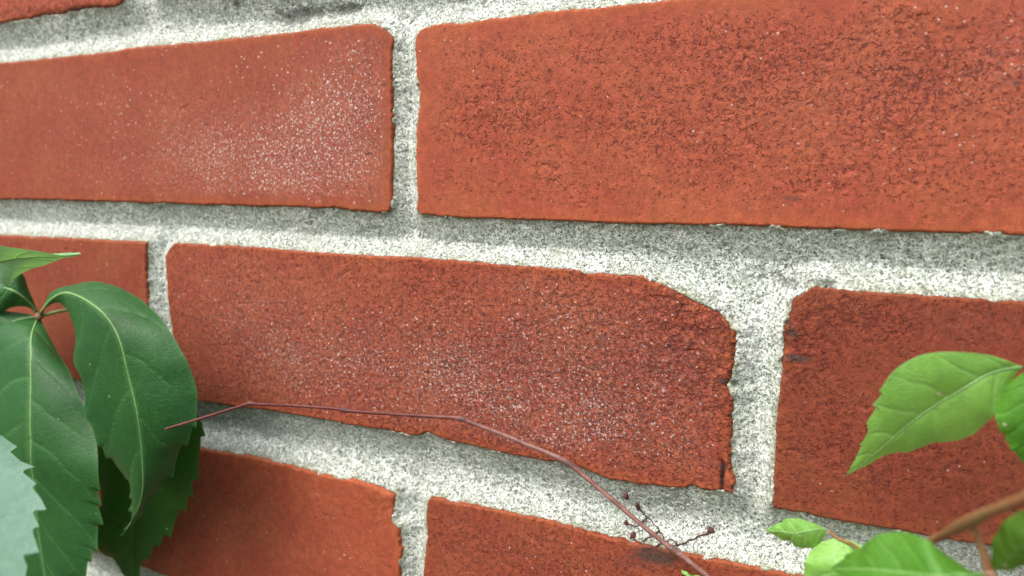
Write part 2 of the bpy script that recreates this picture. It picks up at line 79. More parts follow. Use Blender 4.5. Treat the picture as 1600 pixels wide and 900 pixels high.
DATA['tubes']['leafstalkR'] = [[160.22,-24.44,26.0,0.5],[160.54,-23.24,30.0,0.6],[161.58,-21.08,38.0,0.7],[163.56,-16.74,55.0,0.8]]
DATA['tubes']['small_stalk'] = [[126.46,-66.17,20.0,0.3],[127.58,-66.97,20.0,0.35],[128.42,-67.69,20.0,0.4],[131.77,-67.65,22.0,0.4],[139.16,-60.57,48.0,0.5]]
DATA['tubes']['petL'] = [[-142.0,-40.42,24.0,0.9],[-152.54,-43.62,18.0,0.8],[-181.09,-63.21,8.0,0.9],[-210.4,-89.17,5.0,1.0],[-246.23,-111.83,5.0,1.0]]
DATA['tubes']['pulLb'] = [[-142.0,-40.42,24.0,0.7],[-137.94,-39.61,24.0,0.6],[-134.67,-38.55,23.0,0.65],[-127.89,-37.2,22.0,0.6]]
DATA['tubes']['pulLr'] = [[-142.0,-40.42,24.0,0.8],[-139.25,-38.88,25.0,0.7],[-135.76,-37.24,26.5,0.65]]
DATA['tubes']['pulLl'] = [[-142.0,-40.42,24.0,0.8],[-142.07,-41.13,24.0,0.7],[-141.72,-41.88,25.0,0.6]]
DATA['tubes']['pulL4'] = [[-142.0,-40.42,24.0,0.8],[-146.14,-41.48,24.0,0.6],[-147.55,-41.45,25.0,0.5]]
DATA['tubes']['pulL5'] = [[-142.0,-40.42,24.0,0.8],[-142.99,-39.33,24.0,0.6],[-142.75,-37.55,25.0,0.5]]
DATA['tubes']['hubL'] = [[-141.26,-40.91,25.0,1.0],[-139.97,-40.08,25.2,1.5],[-139.3,-39.35,25.0,1.0]]
DATA['pads'] = {}
DATA['pads']['a'] = [95.11,-82.66,-2.6,1.9,1.3]
DATA['pads']['b'] = [74.6,-79.74,-4.6,1.1,2.0]
DATA['pads']['c'] = [71.63,-76.83,-4.8,1.1,1.6]
DATA['pads']['d'] = [71.73,-84.82,-3.6,0.9,0.9]
DATA['pads']['e'] = [74.3,-87.56,-2.4,1.4,1.3]
DATA['mdark'] = [[-43.8, 61.8, 15.4, 3.9, 0.9], [-23.5, 62.5, 7.3, 2.3, 0.9], [109.0, -12.3, 8.9, 2.8, 0.55], [113.6, -14.3, 7.3, 1.9, 0.5], [120.9, -13.4, 2.8, 0.8, 0.9], [93.6, -19.8, 4.8, 1.6, 0.4], [-69.8, 67.5, 11.2, 2.4, 0.6], [111.3, -72.5, 2.5, 1.5, 0.6], [-3.4, -88.9, 2.0, 1.1, 0.8], [7.5, -85.2, 3.3, 1.5, 0.6], [31.3, -90.0, 1.7, 0.8, 0.6], [107.0, -83.6, 9.4, 1.7, 0.4], [100.2, -40.6, 1.6, 1.3, 0.8], [111.9, -33.5, 1.2, 2.2, 0.8], [6.5, -2.3, 3.2, 1.9, 0.4], [-6.9, 54.3, 2.3, 0.9, 0.7]]

# ------------------------------------------------------------------ noise
def _h(ix, iy, s):
    n = (ix.astype(np.int64) * 374761393 + iy.astype(np.int64) * 668265263 + s * 982451653) & 0x7fffffff
    n = ((n ^ (n >> 13)) * 1274126177) & 0x7fffffff
    n = ((n ^ (n >> 16)) * 1911520717) & 0x7fffffff
    return ((n ^ (n >> 15)) & 0xffffff) / float(0xffffff)
def vn(x, y, s=0):
    ix, iy = np.floor(x), np.floor(y); fx, fy = x - ix, y - iy
    fx = fx * fx * fx * (fx * (fx * 6 - 15) + 10); fy = fy * fy * fy * (fy * (fy * 6 - 15) + 10)
    a, b, c, d = _h(ix, iy, s), _h(ix + 1, iy, s), _h(ix, iy + 1, s), _h(ix + 1, iy + 1, s)
    return (a + (b - a) * fx + (c - a) * fy + (a - b - c + d) * fx * fy) * 2 - 1
def fbm(x, y, s=0, o=4, g=0.5):
    r = 0; a = 1; t = 0
    for k in range(o):
        r = r + a * vn(x * 2 ** k + 17.3 * k, y * 2 ** k - 9.1 * k, s + k); t += a; a *= g
    return r / t
def worley(x, y, s=0):
    ix, iy = np.floor(x), np.floor(y)
    f1 = np.full(x.shape, 9.0); f2 = np.full(x.shape, 9.0); idv = np.zeros(x.shape)
    for dx in (-1, 0, 1):
        for dy in (-1, 0, 1):
            cx, cy = ix + dx, iy + dy
            d = np.hypot(cx + _h(cx, cy, s) - x, cy + _h(cx, cy, s + 7) - y)
            closer = d < f1
            f2 = np.where(closer, f1, np.minimum(f2, d)); f1 = np.where(closer, d, f1)
            idv = np.where(closer, _h(cx, cy, s + 13), idv)
    return f1, f2, idv
def blobs(u, v, L):
    r = np.zeros(u.shape)
    for (a, b, ru, rv, k) in L:
        q = ((u - a) / max(ru, .5)) ** 2 + ((v - b) / max(rv, .5)) ** 2
        r = 1 - (1 - r) * (1 - k * np.exp(-q))
    return r
def sstep(a, b, x):
    t = np.clip((x - a) / (b - a), 0, 1); return t * t * (3 - 2 * t)

# ------------------------------------------------------------------ object helpers
def link(o, parent=None):
    SC.collection.objects.link(o)
    if parent is not None: o.parent = parent
    return o
def thing(name, label, cat, loc, group=None):
    o = bpy.data.objects.new(name, None); o.location = loc; o.empty_display_size = 0.02; link(o)
    o['label'] = label; o['category'] = cat
    if group: o['group'] = group
    return o
def mesh_np(name, co, quads, mat, parent=None, attrs=None, smooth=True, origin=(0, 0, 0), uv=None):
    """co in metres (N,3) world; quads (M,4)"""
    me = bpy.data.meshes.new(name)
    co = np.asarray(co, np.float32) - np.asarray(origin, np.float32)
    me.vertices.add(len(co)); me.vertices.foreach_set('co', co.ravel())
    q = np.asarray(quads, np.int32)
    me.loops.add(q.size); me.loops.foreach_set('vertex_index', q.ravel())
    me.polygons.add(len(q)); me.polygons.foreach_set('loop_start', np.arange(0, q.size, 4, dtype=np.int32))
    me.polygons.foreach_set('loop_total', np.full(len(q), 4, np.int32))
    me.polygons.foreach_set('use_smooth', np.full(len(q), smooth))
    for k, a in (attrs or {}).items():
        at = me.attributes.new(k, 'FLOAT', 'POINT'); at.data.foreach_set('value', np.asarray(a, np.float32).ravel())
    me.update(calc_edges=True); me.validate()
    me.materials.append(mat)
    o = bpy.data.objects.new(name, me); link(o, parent); return o
def W(u, v, h):                              # wall millimetres to world metres
    return np.stack([np.asarray(u) / 1000., -np.asarray(h) / 1000., np.asarray(v) / 1000. + Z0], -1)
def gridquads(nr, nc):
    i = np.arange(nr * nc).reshape(nr, nc)
    return np.stack([i[:-1, :-1], i[:-1, 1:], i[1:, 1:], i[1:, :-1]], -1).reshape(-1, 4)
def resample(P, n, key='arc'):
    P = np.asarray(P, float)
    d = np.r_[0, np.cumsum(np.maximum(np.linalg.norm(np.diff(P, axis=0), axis=1), 1e-6))]; d /= d[-1]
    t = np.linspace(0, 1, n) if np.isscalar(n) else n
    return np.stack([np.interp(t, d, P[:, k]) for k in range(P.shape[1])], -1)
def catmull(P, n):
    P = np.asarray(P, float)
    d = np.r_[0, np.cumsum(np.linalg.norm(np.diff(P, axis=0), axis=1))]; d /= d[-1]
    t = np.linspace(0, 1, n) if np.isscalar(n) else n
    m = np.zeros_like(P); m[1:-1] = (P[2:] - P[:-2]) / (d[2:] - d[:-2])[:, None]
    m[0] = (P[1] - P[0]) / (d[1] - d[0]); m[-1] = (P[-1] - P[-2]) / (d[-1] - d[-2])
    k = np.clip(np.searchsorted(d, t, 'right') - 1, 0, len(P) - 2); L = (d[k + 1] - d[k]); x = ((t - d[k]) / L)[:, None]; L = L[:, None]
    return (2 * x**3 - 3 * x**2 + 1) * P[k] + (x**3 - 2 * x**2 + x) * L * m[k] + (-2 * x**3 + 3 * x**2) * P[k + 1] + (x**3 - x**2) * L * m[k + 1]

# ------------------------------------------------------------------ material helpers
class NT:
    def __init__(s, name):
        s.m = bpy.data.materials.new(name); s.m.use_nodes = True; s.t = s.m.node_tree; s.n = s.t.nodes; s.n.clear()
        s.out = s.n.new('ShaderNodeOutputMaterial')
    def lk(s, a, b): s.t.links.new(a, b)
    def setin(s, sock, v):
        if isinstance(v, bpy.types.NodeSocket): s.lk(v, sock)
        elif isinstance(v, (tuple, list)) and len(v) == 3 and sock.type == 'RGBA': sock.default_value = (*v, 1)
        else: sock.default_value = v
    def coord(s):
        tc = s.n.new('ShaderNodeTexCoord'); v = s.n.new('ShaderNodeVectorMath'); v.operation = 'SCALE'
        s.lk(tc.outputs['Object'], v.inputs[0]); v.inputs['Scale'].default_value = 1000.0; return v.outputs[0]
    def vscale(s, v, xyz):
        n = s.n.new('ShaderNodeVectorMath'); n.operation = 'MULTIPLY'; s.lk(v, n.inputs[0]); n.inputs[1].default_value = xyz; return n.outputs[0]
    def vadd(s, a, b):
        n = s.n.new('ShaderNodeVectorMath'); n.operation = 'ADD'; s.setin(n.inputs[0], a); s.setin(n.inputs[1], b); return n.outputs[0]
    def noise(s, v, scale, detail=2, rough=.5, dist=0, out='Fac'):
        n = s.n.new('ShaderNodeTexNoise'); s.lk(v, n.inputs['Vector']); n.inputs['Scale'].default_value = scale
        n.inputs['Detail'].default_value = detail; n.inputs['Roughness'].default_value = rough; n.inputs['Distortion'].default_value = dist
        return n.outputs[out]
    def vor(s, v, scale, feature='F1', out='Distance', rnd=1):
        n = s.n.new('ShaderNodeTexVoronoi'); n.feature = feature; s.lk(v, n.inputs['Vector']); n.inputs['Scale'].default_value = scale
        n.inputs['Randomness'].default_value = rnd; return n.outputs[out]
    def math(s, op, a, b=0.0, c=None, clamp=False):
        n = s.n.new('ShaderNodeMath'); n.operation = op; n.use_clamp = clamp; s.setin(n.inputs[0], a); s.setin(n.inputs[1], b)
        if c is not None: s.setin(n.inputs[2], c)
        return n.outputs[0]
    def ramp(s, v, a, b, lo=0.0, hi=1.0):
        n = s.n.new('ShaderNodeMapRange'); n.interpolation_type = 'SMOOTHSTEP'; s.setin(n.inputs[0], v)
        s.setin(n.inputs[1], a); s.setin(n.inputs[2], b); s.setin(n.inputs[3], lo); s.setin(n.inputs[4], hi); return n.outputs[0]
    def mix(s, f, a, b, mode='MIX'):
        n = s.n.new('ShaderNodeMix'); n.data_type = 'RGBA'; n.blend_type = mode; s.setin(n.inputs[0], f); s.setin(n.inputs[6], a); s.setin(n.inputs[7], b); return n.outputs[2]
    def attr(s, name):
        n = s.n.new('ShaderNodeAttribute'); n.attribute_name = name; return n.outputs['Fac']
    def bump(s, h, dist, strength=1.0, normal=None):
        n = s.n.new('ShaderNodeBump'); s.setin(n.inputs['Height'], h); n.inputs['Distance'].default_value = dist; s.setin(n.inputs['Strength'], strength)
        if normal is not None: s.lk(normal, n.inputs['Normal'])
        return n.outputs[0]
    def bsdf(s, col, rough, spec=.5, normal=None, **kw):
        n = s.n.new('ShaderNodeBsdfPrincipled'); s.setin(n.inputs['Base Color'], col); s.setin(n.inputs['Roughness'], rough)
        s.setin(n.inputs['Specular IOR Level'], spec)
        if normal is not None: s.lk(normal, n.inputs['Normal'])
        for k, v in kw.items(): s.setin(n.inputs[k], v)
        return n.outputs[0]
    def done(s, sh): s.lk(sh, s.out.inputs[0]); return s.m

def brick_material():
    m = NT('fired_red_brick'); c = m.coord()
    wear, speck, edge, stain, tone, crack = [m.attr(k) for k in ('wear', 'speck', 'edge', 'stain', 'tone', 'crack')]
    big = m.noise(c, .045, 3, .55); mid = m.noise(c, .35, 4, .6); fine = m.noise(c, 2.2, 3, .65); vfine = m.noise(c, 6.0, 2, .6)
    col = m.mix(m.ramp(big, .35, .68), BRICK_A, BRICK_B)
    col = m.mix(m.math('MULTIPLY', m.ramp(m.math('ADD', edge, m.math('MULTIPLY', mid, .5)), .55, 1.2), .6), col, BRICK_O)
    g = m.ramp(mid, .35, .7, .86, 1.1); col = m.mix(1.0, col, g, 'MULTIPLY')
    g = m.ramp(fine, .3, .7, .84, 1.16); col = m.mix(1.0, col, g, 'MULTIPLY')
    g = m.ramp(vfine, .3, .7, .93, 1.07); col = m.mix(1.0, col, g, 'MULTIPLY')
    col = m.mix(1.0, col, tone, 'MULTIPLY')
    # individual grains: slightly different clay
    gr = m.vor(m.vadd(c, m.vscale(m.noise(c, 1.5, 2, .5, out='Color'), (.9, .9, .9))), 1.2, 'F1', 'Color'); sep = m.n.new('ShaderNodeSeparateColor'); m.lk(gr, sep.inputs[0])
    col = m.mix(1.0, col, m.ramp(sep.outputs[0], 0, 1, m.math('SUBTRACT', .93, m.math('MULTIPLY', wear, .24)), m.math('ADD', 1.04, m.math('MULTIPLY', wear, .2))), 'MULTIPLY')
    # fine hair cracks between crumbs
    warp = m.vadd(c, m.vscale(m.noise(c, .9, 2, .5, out='Color'), (1.2, 0, 1.2)))
    dist = m.vor(warp, .55, 'DISTANCE_TO_EDGE'); dist2 = m.vor(warp, 1.15, 'DISTANCE_TO_EDGE')
    mask = m.noise(c, .62, 3, .7)
    thr = m.math('SUBTRACT', .66, m.math('MULTIPLY', wear, .26))
    on = m.ramp(mask, thr, m.math('ADD', thr, .05))
    w = m.math('ADD', .085, m.math('MULTIPLY', wear, .05))
    ck = m.math('MULTIPLY', m.ramp(dist, w, m.math('MULTIPLY', w, .3), 0, 1), on)
    mask2 = m.noise(m.vadd(c, (31., 4., 9.)), .8, 2, .6)
    thr2 = m.math('SUBTRACT', .665, m.math('MULTIPLY', wear, .2))
    on2 = m.ramp(mask2, thr2, m.math('ADD', thr2, .06))
    ck2 = m.math('MULTIPLY', m.ramp(dist2, .16, .05, 0, 1), on2)
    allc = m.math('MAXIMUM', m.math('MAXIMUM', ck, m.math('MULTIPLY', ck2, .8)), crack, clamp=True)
    col = m.mix(m.math('MULTIPLY', allc, .85), col, (.125, .020, .014))  # crevice shade and dirt painted into the crack colour, beyond the relief
    # pale mineral grains
    v2 = m.vadd(c, m.vscale(m.noise(c, 2., 1, .5, out='Color'), (.5, .5, .5)))
    d1 = m.vor(v2, .82); c1 = m.vor(v2, .82, 'F1', 'Color'); s1 = m.n.new('ShaderNodeSeparateColor'); m.lk(c1, s1.inputs[0])
    lim = m.math('ADD', .012, m.math('MULTIPLY', speck, .2))
    on = m.math('LESS_THAN', s1.outputs[1], lim)
    dot = m.math('MULTIPLY', m.ramp(d1, m.math('ADD', .14, m.math('MULTIPLY', s1.outputs[0], .26)), .08, 0, 1), on)
    haze = m.math('MULTIPLY', m.math('MULTIPLY', speck, m.ramp(m.noise(c, .9, 4, .75), .42, .7)), .24)
    col = m.mix(haze, col, (.62, .42, .38))
    fthr = m.math('SUBTRACT', .76, m.math('MULTIPLY', speck, .215))
    fleck = m.math('MULTIPLY', m.ramp(m.noise(m.vadd(c, (11., 0., 5.)), 1.25, 4, .72, .6), fthr, m.math('ADD', fthr, .07)), m.ramp(speck, .0, .12))
    dot = m.math('MAXIMUM', m.math('MULTIPLY', dot, .8), fleck)
    col = m.mix(m.math('MULTIPLY', dot, .72), col, (.86, .74, .68))
    # clinging cement and dirt
    st = m.ramp(m.math('ADD', stain, m.math('MULTIPLY', m.noise(c, .9, 5, .8), 1.3)), .85, 1.35)
    st = m.math('MULTIPLY', st, m.ramp(stain, .05, .3))
    col = m.mix(m.math('MULTIPLY', st, .8), col, (.06, .045, .04))
    h = m.math('ADD', m.math('MULTIPLY', fine, .55), m.math('MULTIPLY', vfine, .22))
    h = m.math('SUBTRACT', h, m.math('MULTIPLY', allc, .9))
    h = m.math('ADD', h, m.math('MULTIPLY', dot, .35))
    cell = m.vor(m.vadd(c, m.vscale(m.noise(c, 1.5, 2, .5, out='Color'), (.9, .9, .9))), 1.35, 'F1', 'Color'); sc2 = m.n.new('ShaderNodeSeparateColor'); m.lk(cell, sc2.inputs[0])
    h = m.math('ADD', h, m.math('MULTIPLY', m.math('MULTIPLY', sc2.outputs[2], m.ramp(wear, .35, .8)), .7))
    nb = m.bump(h, .00034, m.math('ADD', .55, m.math('MULTIPLY', wear, .45)))
    rough = m.math('SUBTRACT', .72, m.math('ADD', m.math('MULTIPLY', speck, .16), m.math('MULTIPLY', dot, .2)))
    return m.done(m.bsdf(col, rough, .3, nb))

def mortar_material():
    m = NT('lime_mortar'); c = m.coord()
    low, dark, edge = m.attr('low'), m.attr('stain'), m.attr('edge')
    big = m.noise(c, .05, 3, .6); mid = m.noise(c, .4, 4, .65); fine = m.noise(c, 2.0, 3, .7)
    col = m.mix(m.ramp(big, .3, .7), (.72, .805, .745), (.81, .88, .835))
    col = m.mix(1.0, col, m.ramp(mid, .3, .7, .84, 1.06), 'MULTIPLY')
    # sand grains
    g1 = m.vor(c, 1.45, 'F1', 'Color'); s = m.n.new('ShaderNodeSeparateColor'); m.lk(g1, s.inputs[0])
    grain = m.ramp(s.outputs[0], 0, 1, .70, 1.25)
    col = m.mix(1.0, col, grain, 'MULTIPLY')
    darkg = m.math('LESS_THAN', s.outputs[1], m.math('ADD', .13, m.math('MULTIPLY', dark, .25)))
    dg = m.math('MULTIPLY', darkg, m.ramp(m.vor(c, 1.45), .45, .25, 0, 1))
    pit = m.ramp(m.noise(c, 1.45, 3, .65), .425, .375, 0, 1)
    pit2 = m.ramp(m.noise(m.vadd(c, (7., 1., 3.)), 2.7, 2, .6), .44, .38, 0, 1)
    p = m.math('MAXIMUM', m.math('MULTIPLY', pit2, .7), pit)
    p = m.math('MAXIMUM', p, m.math('MULTIPLY', dg, .85))
    col = m.mix(m.math('MULTIPLY', p, .92), col, (.10, .115, .09))
    # thin green-yellow film along the brick edges, grey dirt
    al = m.math('MULTIPLY', m.math('MULTIPLY', edge, m.ramp(m.noise(c, .25, 4, .7), .36, .58)), .75)
    col = m.mix(al, col, (.30, .30, .17))
    al2 = m.math('MULTIPLY', m.ramp(m.noise(m.vadd(c, (50., 0., 20.)), .12, 4, .6), .5, .68), .35)
    col = m.mix(al2, col, (.44, .50, .40))
    st = m.math('MULTIPLY', m.ramp(m.math('ADD', dark, m.math('MULTIPLY', m.noise(c, .35, 6, .8), 2.0)), 1.35, 1.75), m.ramp(dark, .03, .25))
    col = m.mix(m.math('MULTIPLY', st, .75), col, (.11, .12, .10))
    rust = m.math('MULTIPLY', m.math('LESS_THAN', m.vor(c, .16), .045), .8)
    col = m.mix(rust, col, (.38, .2, .08))
    h = m.math('ADD', m.math('MULTIPLY', s.outputs[0], .35), m.math('MULTIPLY', fine, .8))
    h = m.math('SUBTRACT', h, m.math('MULTIPLY', p, .9))
    nb = m.bump(h, .0005, 1.0)
    return m.done(m.bsdf(col, .9, .25, nb))

def leaf_material(name, base, base2, veincol, rough, trans, spec=.5, veinmix=.5):
    m = NT(name); c = m.coord(); vein = m.attr('vein'); rim = m.attr('rim')
    n = m.noise(c, .07, 3, .6); n2 = m.noise(c, .45, 3, .6)
    col = m.mix(m.ramp(n, .3, .7), base, base2)
    col = m.mix(1.0, col, m.ramp(n2, .3, .7, .93, 1.07), 'MULTIPLY')
    net = m.vor(m.vadd(c, m.vscale(m.noise(c, .6, 2, .5, out='Color'), (1.2, 1.2, 1.2))), .62, 'DISTANCE_TO_EDGE')
    netl = m.ramp(net, .09, .0, 0, 1)
    net2 = m.ramp(m.vor(c, 1.8, 'DISTANCE_TO_EDGE'), .12, .0, 0, 1)
    col = m.mix(m.math('MULTIPLY', netl, .12), col, veincol)
    col = m.mix(m.math('MULTIPLY', vein, veinmix), col, veincol)
    col = m.mix(m.math('MULTIPLY', rim, .35), col, veincol)
    sp = m.math('MULTIPLY', m.math('LESS_THAN', m.vor(c, .09), .035), .7)
    col = m.mix(sp, col, (.6, .6, .45))
    h = m.math('SUBTRACT', m.math('MULTIPLY', m.noise(c, 1.3, 3, .6), .25), m.math('ADD', m.math('MULTIPLY', netl, .35), m.math('MULTIPLY', net2, .12)))
    nb = m.bump(h, .00018, .7)
    r = m.ramp(n2, .3, .7, rough - .05, rough + .07)
    b = m.bsdf(col, r, spec, nb)
    tr = m.n.new('ShaderNodeBsdfTranslucent'); m.lk(m.mix(1.0, col, (1.0, 1.25, .45), 'MULTIPLY'), tr.inputs[0]); m.lk(nb, tr.inputs[1])
    mx = m.n.new('ShaderNodeMixShader'); mx.inputs[0].default_value = trans; m.lk(b, mx.inputs[1]); m.lk(tr.outputs[0], mx.inputs[2])
    return m.done(mx.outputs[0])

def stem_material(name, a, b, rough=.55):
    m = NT(name); c = m.coord()
    col = m.mix(m.ramp(m.noise(c, .25, 4, .6), .35, .65), a, b)
    col = m.mix(1.0, col, m.ramp(m.noise(c, 2.5, 3, .6), .3, .7, .75, 1.2), 'MULTIPLY')
    nb = m.bump(m.noise(m.vscale(c, (1, 1, 1)), 2.2, 4, .6), .0002, .7)
    return m.done(m.bsdf(col, rough, .4, nb))

def twig_material():
    m = NT('dry_red_twig'); c = m.coord(); al = m.attr('along'); kn = m.attr('knot')
    old = m.mix(m.ramp(m.noise(c, .3, 4, .6), .35, .65), (.20, .085, .075), (.29, .155, .13))
    col = m.mix(m.ramp(al, .35, .62), (.14, .035, .03), old)
    col = m.mix(1.0, col, m.ramp(m.noise(m.vscale(c, (1, 1, 1)), 2.5, 3, .6), .3, .7, .7, 1.25), 'MULTIPLY')
    col = m.mix(m.math('MULTIPLY', kn, .7), col, (.09, .05, .05))
    return m.done(m.bsdf(col, .5, .4, m.bump(m.noise(c, 2.2, 4, .6), .00025, .8)))

BRICK_A = (.36, .072, .035); BRICK_B = (.39, .096, .042); BRICK_O = (.45, .118, .042)
M_BRICK = brick_material(); M_MORTAR = mortar_material()
M_LEAF = {
 'dark': leaf_material('mature_leaf', (.024, .12, .030), (.032, .145, .034), (.12, .31, .10), .46, .25, .45, .6),
 'deep': leaf_material('shaded_leaf', (.034, .14, .022), (.045, .165, .026), (.12, .26, .07), .45, .25, .4),
 'mid': leaf_material('leaf_underside', (.27, .54, .32), (.31, .58, .35), (.30, .5, .22), .5, .3, .4),
 'pale': leaf_material('sky_sheen_leaf', (.11, .235, .17), (.13, .26, .19), (.2, .34, .24), .42, .15, .6, .3),  # pale bluish sky sheen put into the base colour of this leaf
 'young': leaf_material('young_leaf', (.22, .52, .10), (.26, .56, .10), (.36, .62, .28), .42, .3, .5, .3),
 'young2': leaf_material('bright_leaf', (.065, .25, .022), (.10, .31, .03), (.18, .40, .07), .42, .35, .45, .3),
 'deep2': leaf_material('backlit_leaf', (.08, .2, .02), (.1, .24, .025), (.15, .3, .05), .5, .4, .35)}
M_TWIG = twig_material()
M_TENDRIL = stem_material('tendril_brown', (.07, .024, .022), (.12, .042, .036), .7)
M_STEM = stem_material('young_stem', (.26, .10, .045), (.24, .15, .06))
M_PET = stem_material('green_petiole', (.10, .24, .06), (.2, .2, .08))
M_HUB = stem_material('petiole_node', (.22, .14, .09), (.30, .16, .10))
M_RIB = {k: stem_material('midrib_' + k, a, b, .45) for k, (a, b) in dict(dark=((.2, .38, .13), (.24, .42, .16)), light=((.24, .48, .16), (.30, .54, .2)), deep=((.1, .24, .06), (.12, .27, .07))).items()}

# ------------------------------------------------------------------ the ground, out of view below
def make_ground():
    m = NT('lawn_and_soil'); c = m.coord()
    col = m.mix(m.ramp(m.noise(c, .01, 5, .7), .4, .6), (.06, .09, .03), (.11, .09, .06))
    mat = m.done(m.bsdf(col, .95, .2, m.bump(m.noise(c, .05, 4, .7), .02)))
    n = 41; x = np.linspace(-1, 1, n); x = np.sign(x) * np.abs(x) ** 2.5 * 60
    X, Y = np.meshgrid(x, x); z = fbm(X * .7, Y * .7, 5) * .03 * np.minimum(1, np.abs(Y)) - .004
    o = mesh_np('ground', np.stack([X, Y, z], -1).reshape(-1, 3), gridquads(n, n), mat); o['kind'] = 'structure'
make_ground()

# ------------------------------------------------------------------ the wall
PITCH, HB, LM = DATA['meta']['P'], DATA['meta']['Hb'], DATA['meta']['L']
wall = thing('brick_wall', 'weathered red brick wall with pale sandy mortar joints', 'wall', (0, 0, 0))
TONE = {'A1': .73, 'A2': .89, 'B0': .66, 'B1': .78, 'B2': .57, 'C0': .9, 'C1': .70, 'D0': .8, 'Z0': .95, 'Z1': .95}
BASEWEAR = {'A1': .1, 'A2': .34, 'B0': .05, 'B1': .42, 'B2': .3, 'C0': .12, 'C1': .3, 'Z0': .4}
polys = []
def brick_grid(T, B, Lf, Rt, res, seed):
    T, B, Lf, Rt = [np.asarray(a, float) for a in (T, B, Lf, Rt)]
    Wd = np.linalg.norm(T[-1] - T[0]); Hd = np.linalg.norm(T[0] - B[0])
    # finer next to the arrises
    nu = max(8, int(Wd / res)); nv = max(6, int(Hd / res))
    s = np.linspace(0, 1, nu); t = np.linspace(0, 1, nv)
    top, bot, le, ri = resample(T, s), resample(B, s), resample(Lf, t), resample(Rt, t)
    S, Tt = np.meshgrid(s, t); S = S[..., None]; Tt = Tt[..., None]
    G = (1 - Tt) * top[None] + Tt * bot[None] + (1 - S) * le[:, None] + S * ri[:, None] \
        - ((1 - S) * (1 - Tt) * T[0] + S * (1 - Tt) * T[-1] + (1 - S) * Tt * B[0] + S * Tt * B[-1])
    u, v = G[..., 0].copy(), G[..., 1].copy()
    du = np.minimum(S, 1 - S)[..., 0] * Wd; dv = np.minimum(Tt, 1 - Tt)[..., 0] * Hd
    dd = np.minimum(du, dv)
    k = np.exp(-(dd / 3.0) ** 2) * (.75 + .9 * fbm(u * .07, v * .1, seed + 55, 2))
    u += k * (fbm(u * .9, v * .9, seed + 50, 4, .65) * .62 + fbm(u * .2, v * .2, seed + 60, 2) * .25)
    v += k * (fbm(u * .9 + 40, v * .9, seed + 70, 4, .65) * .5 + fbm(u * .2 + 9, v * .2, seed + 80, 2) * .2)
    return u, v, du, dv, dd, nu, nv
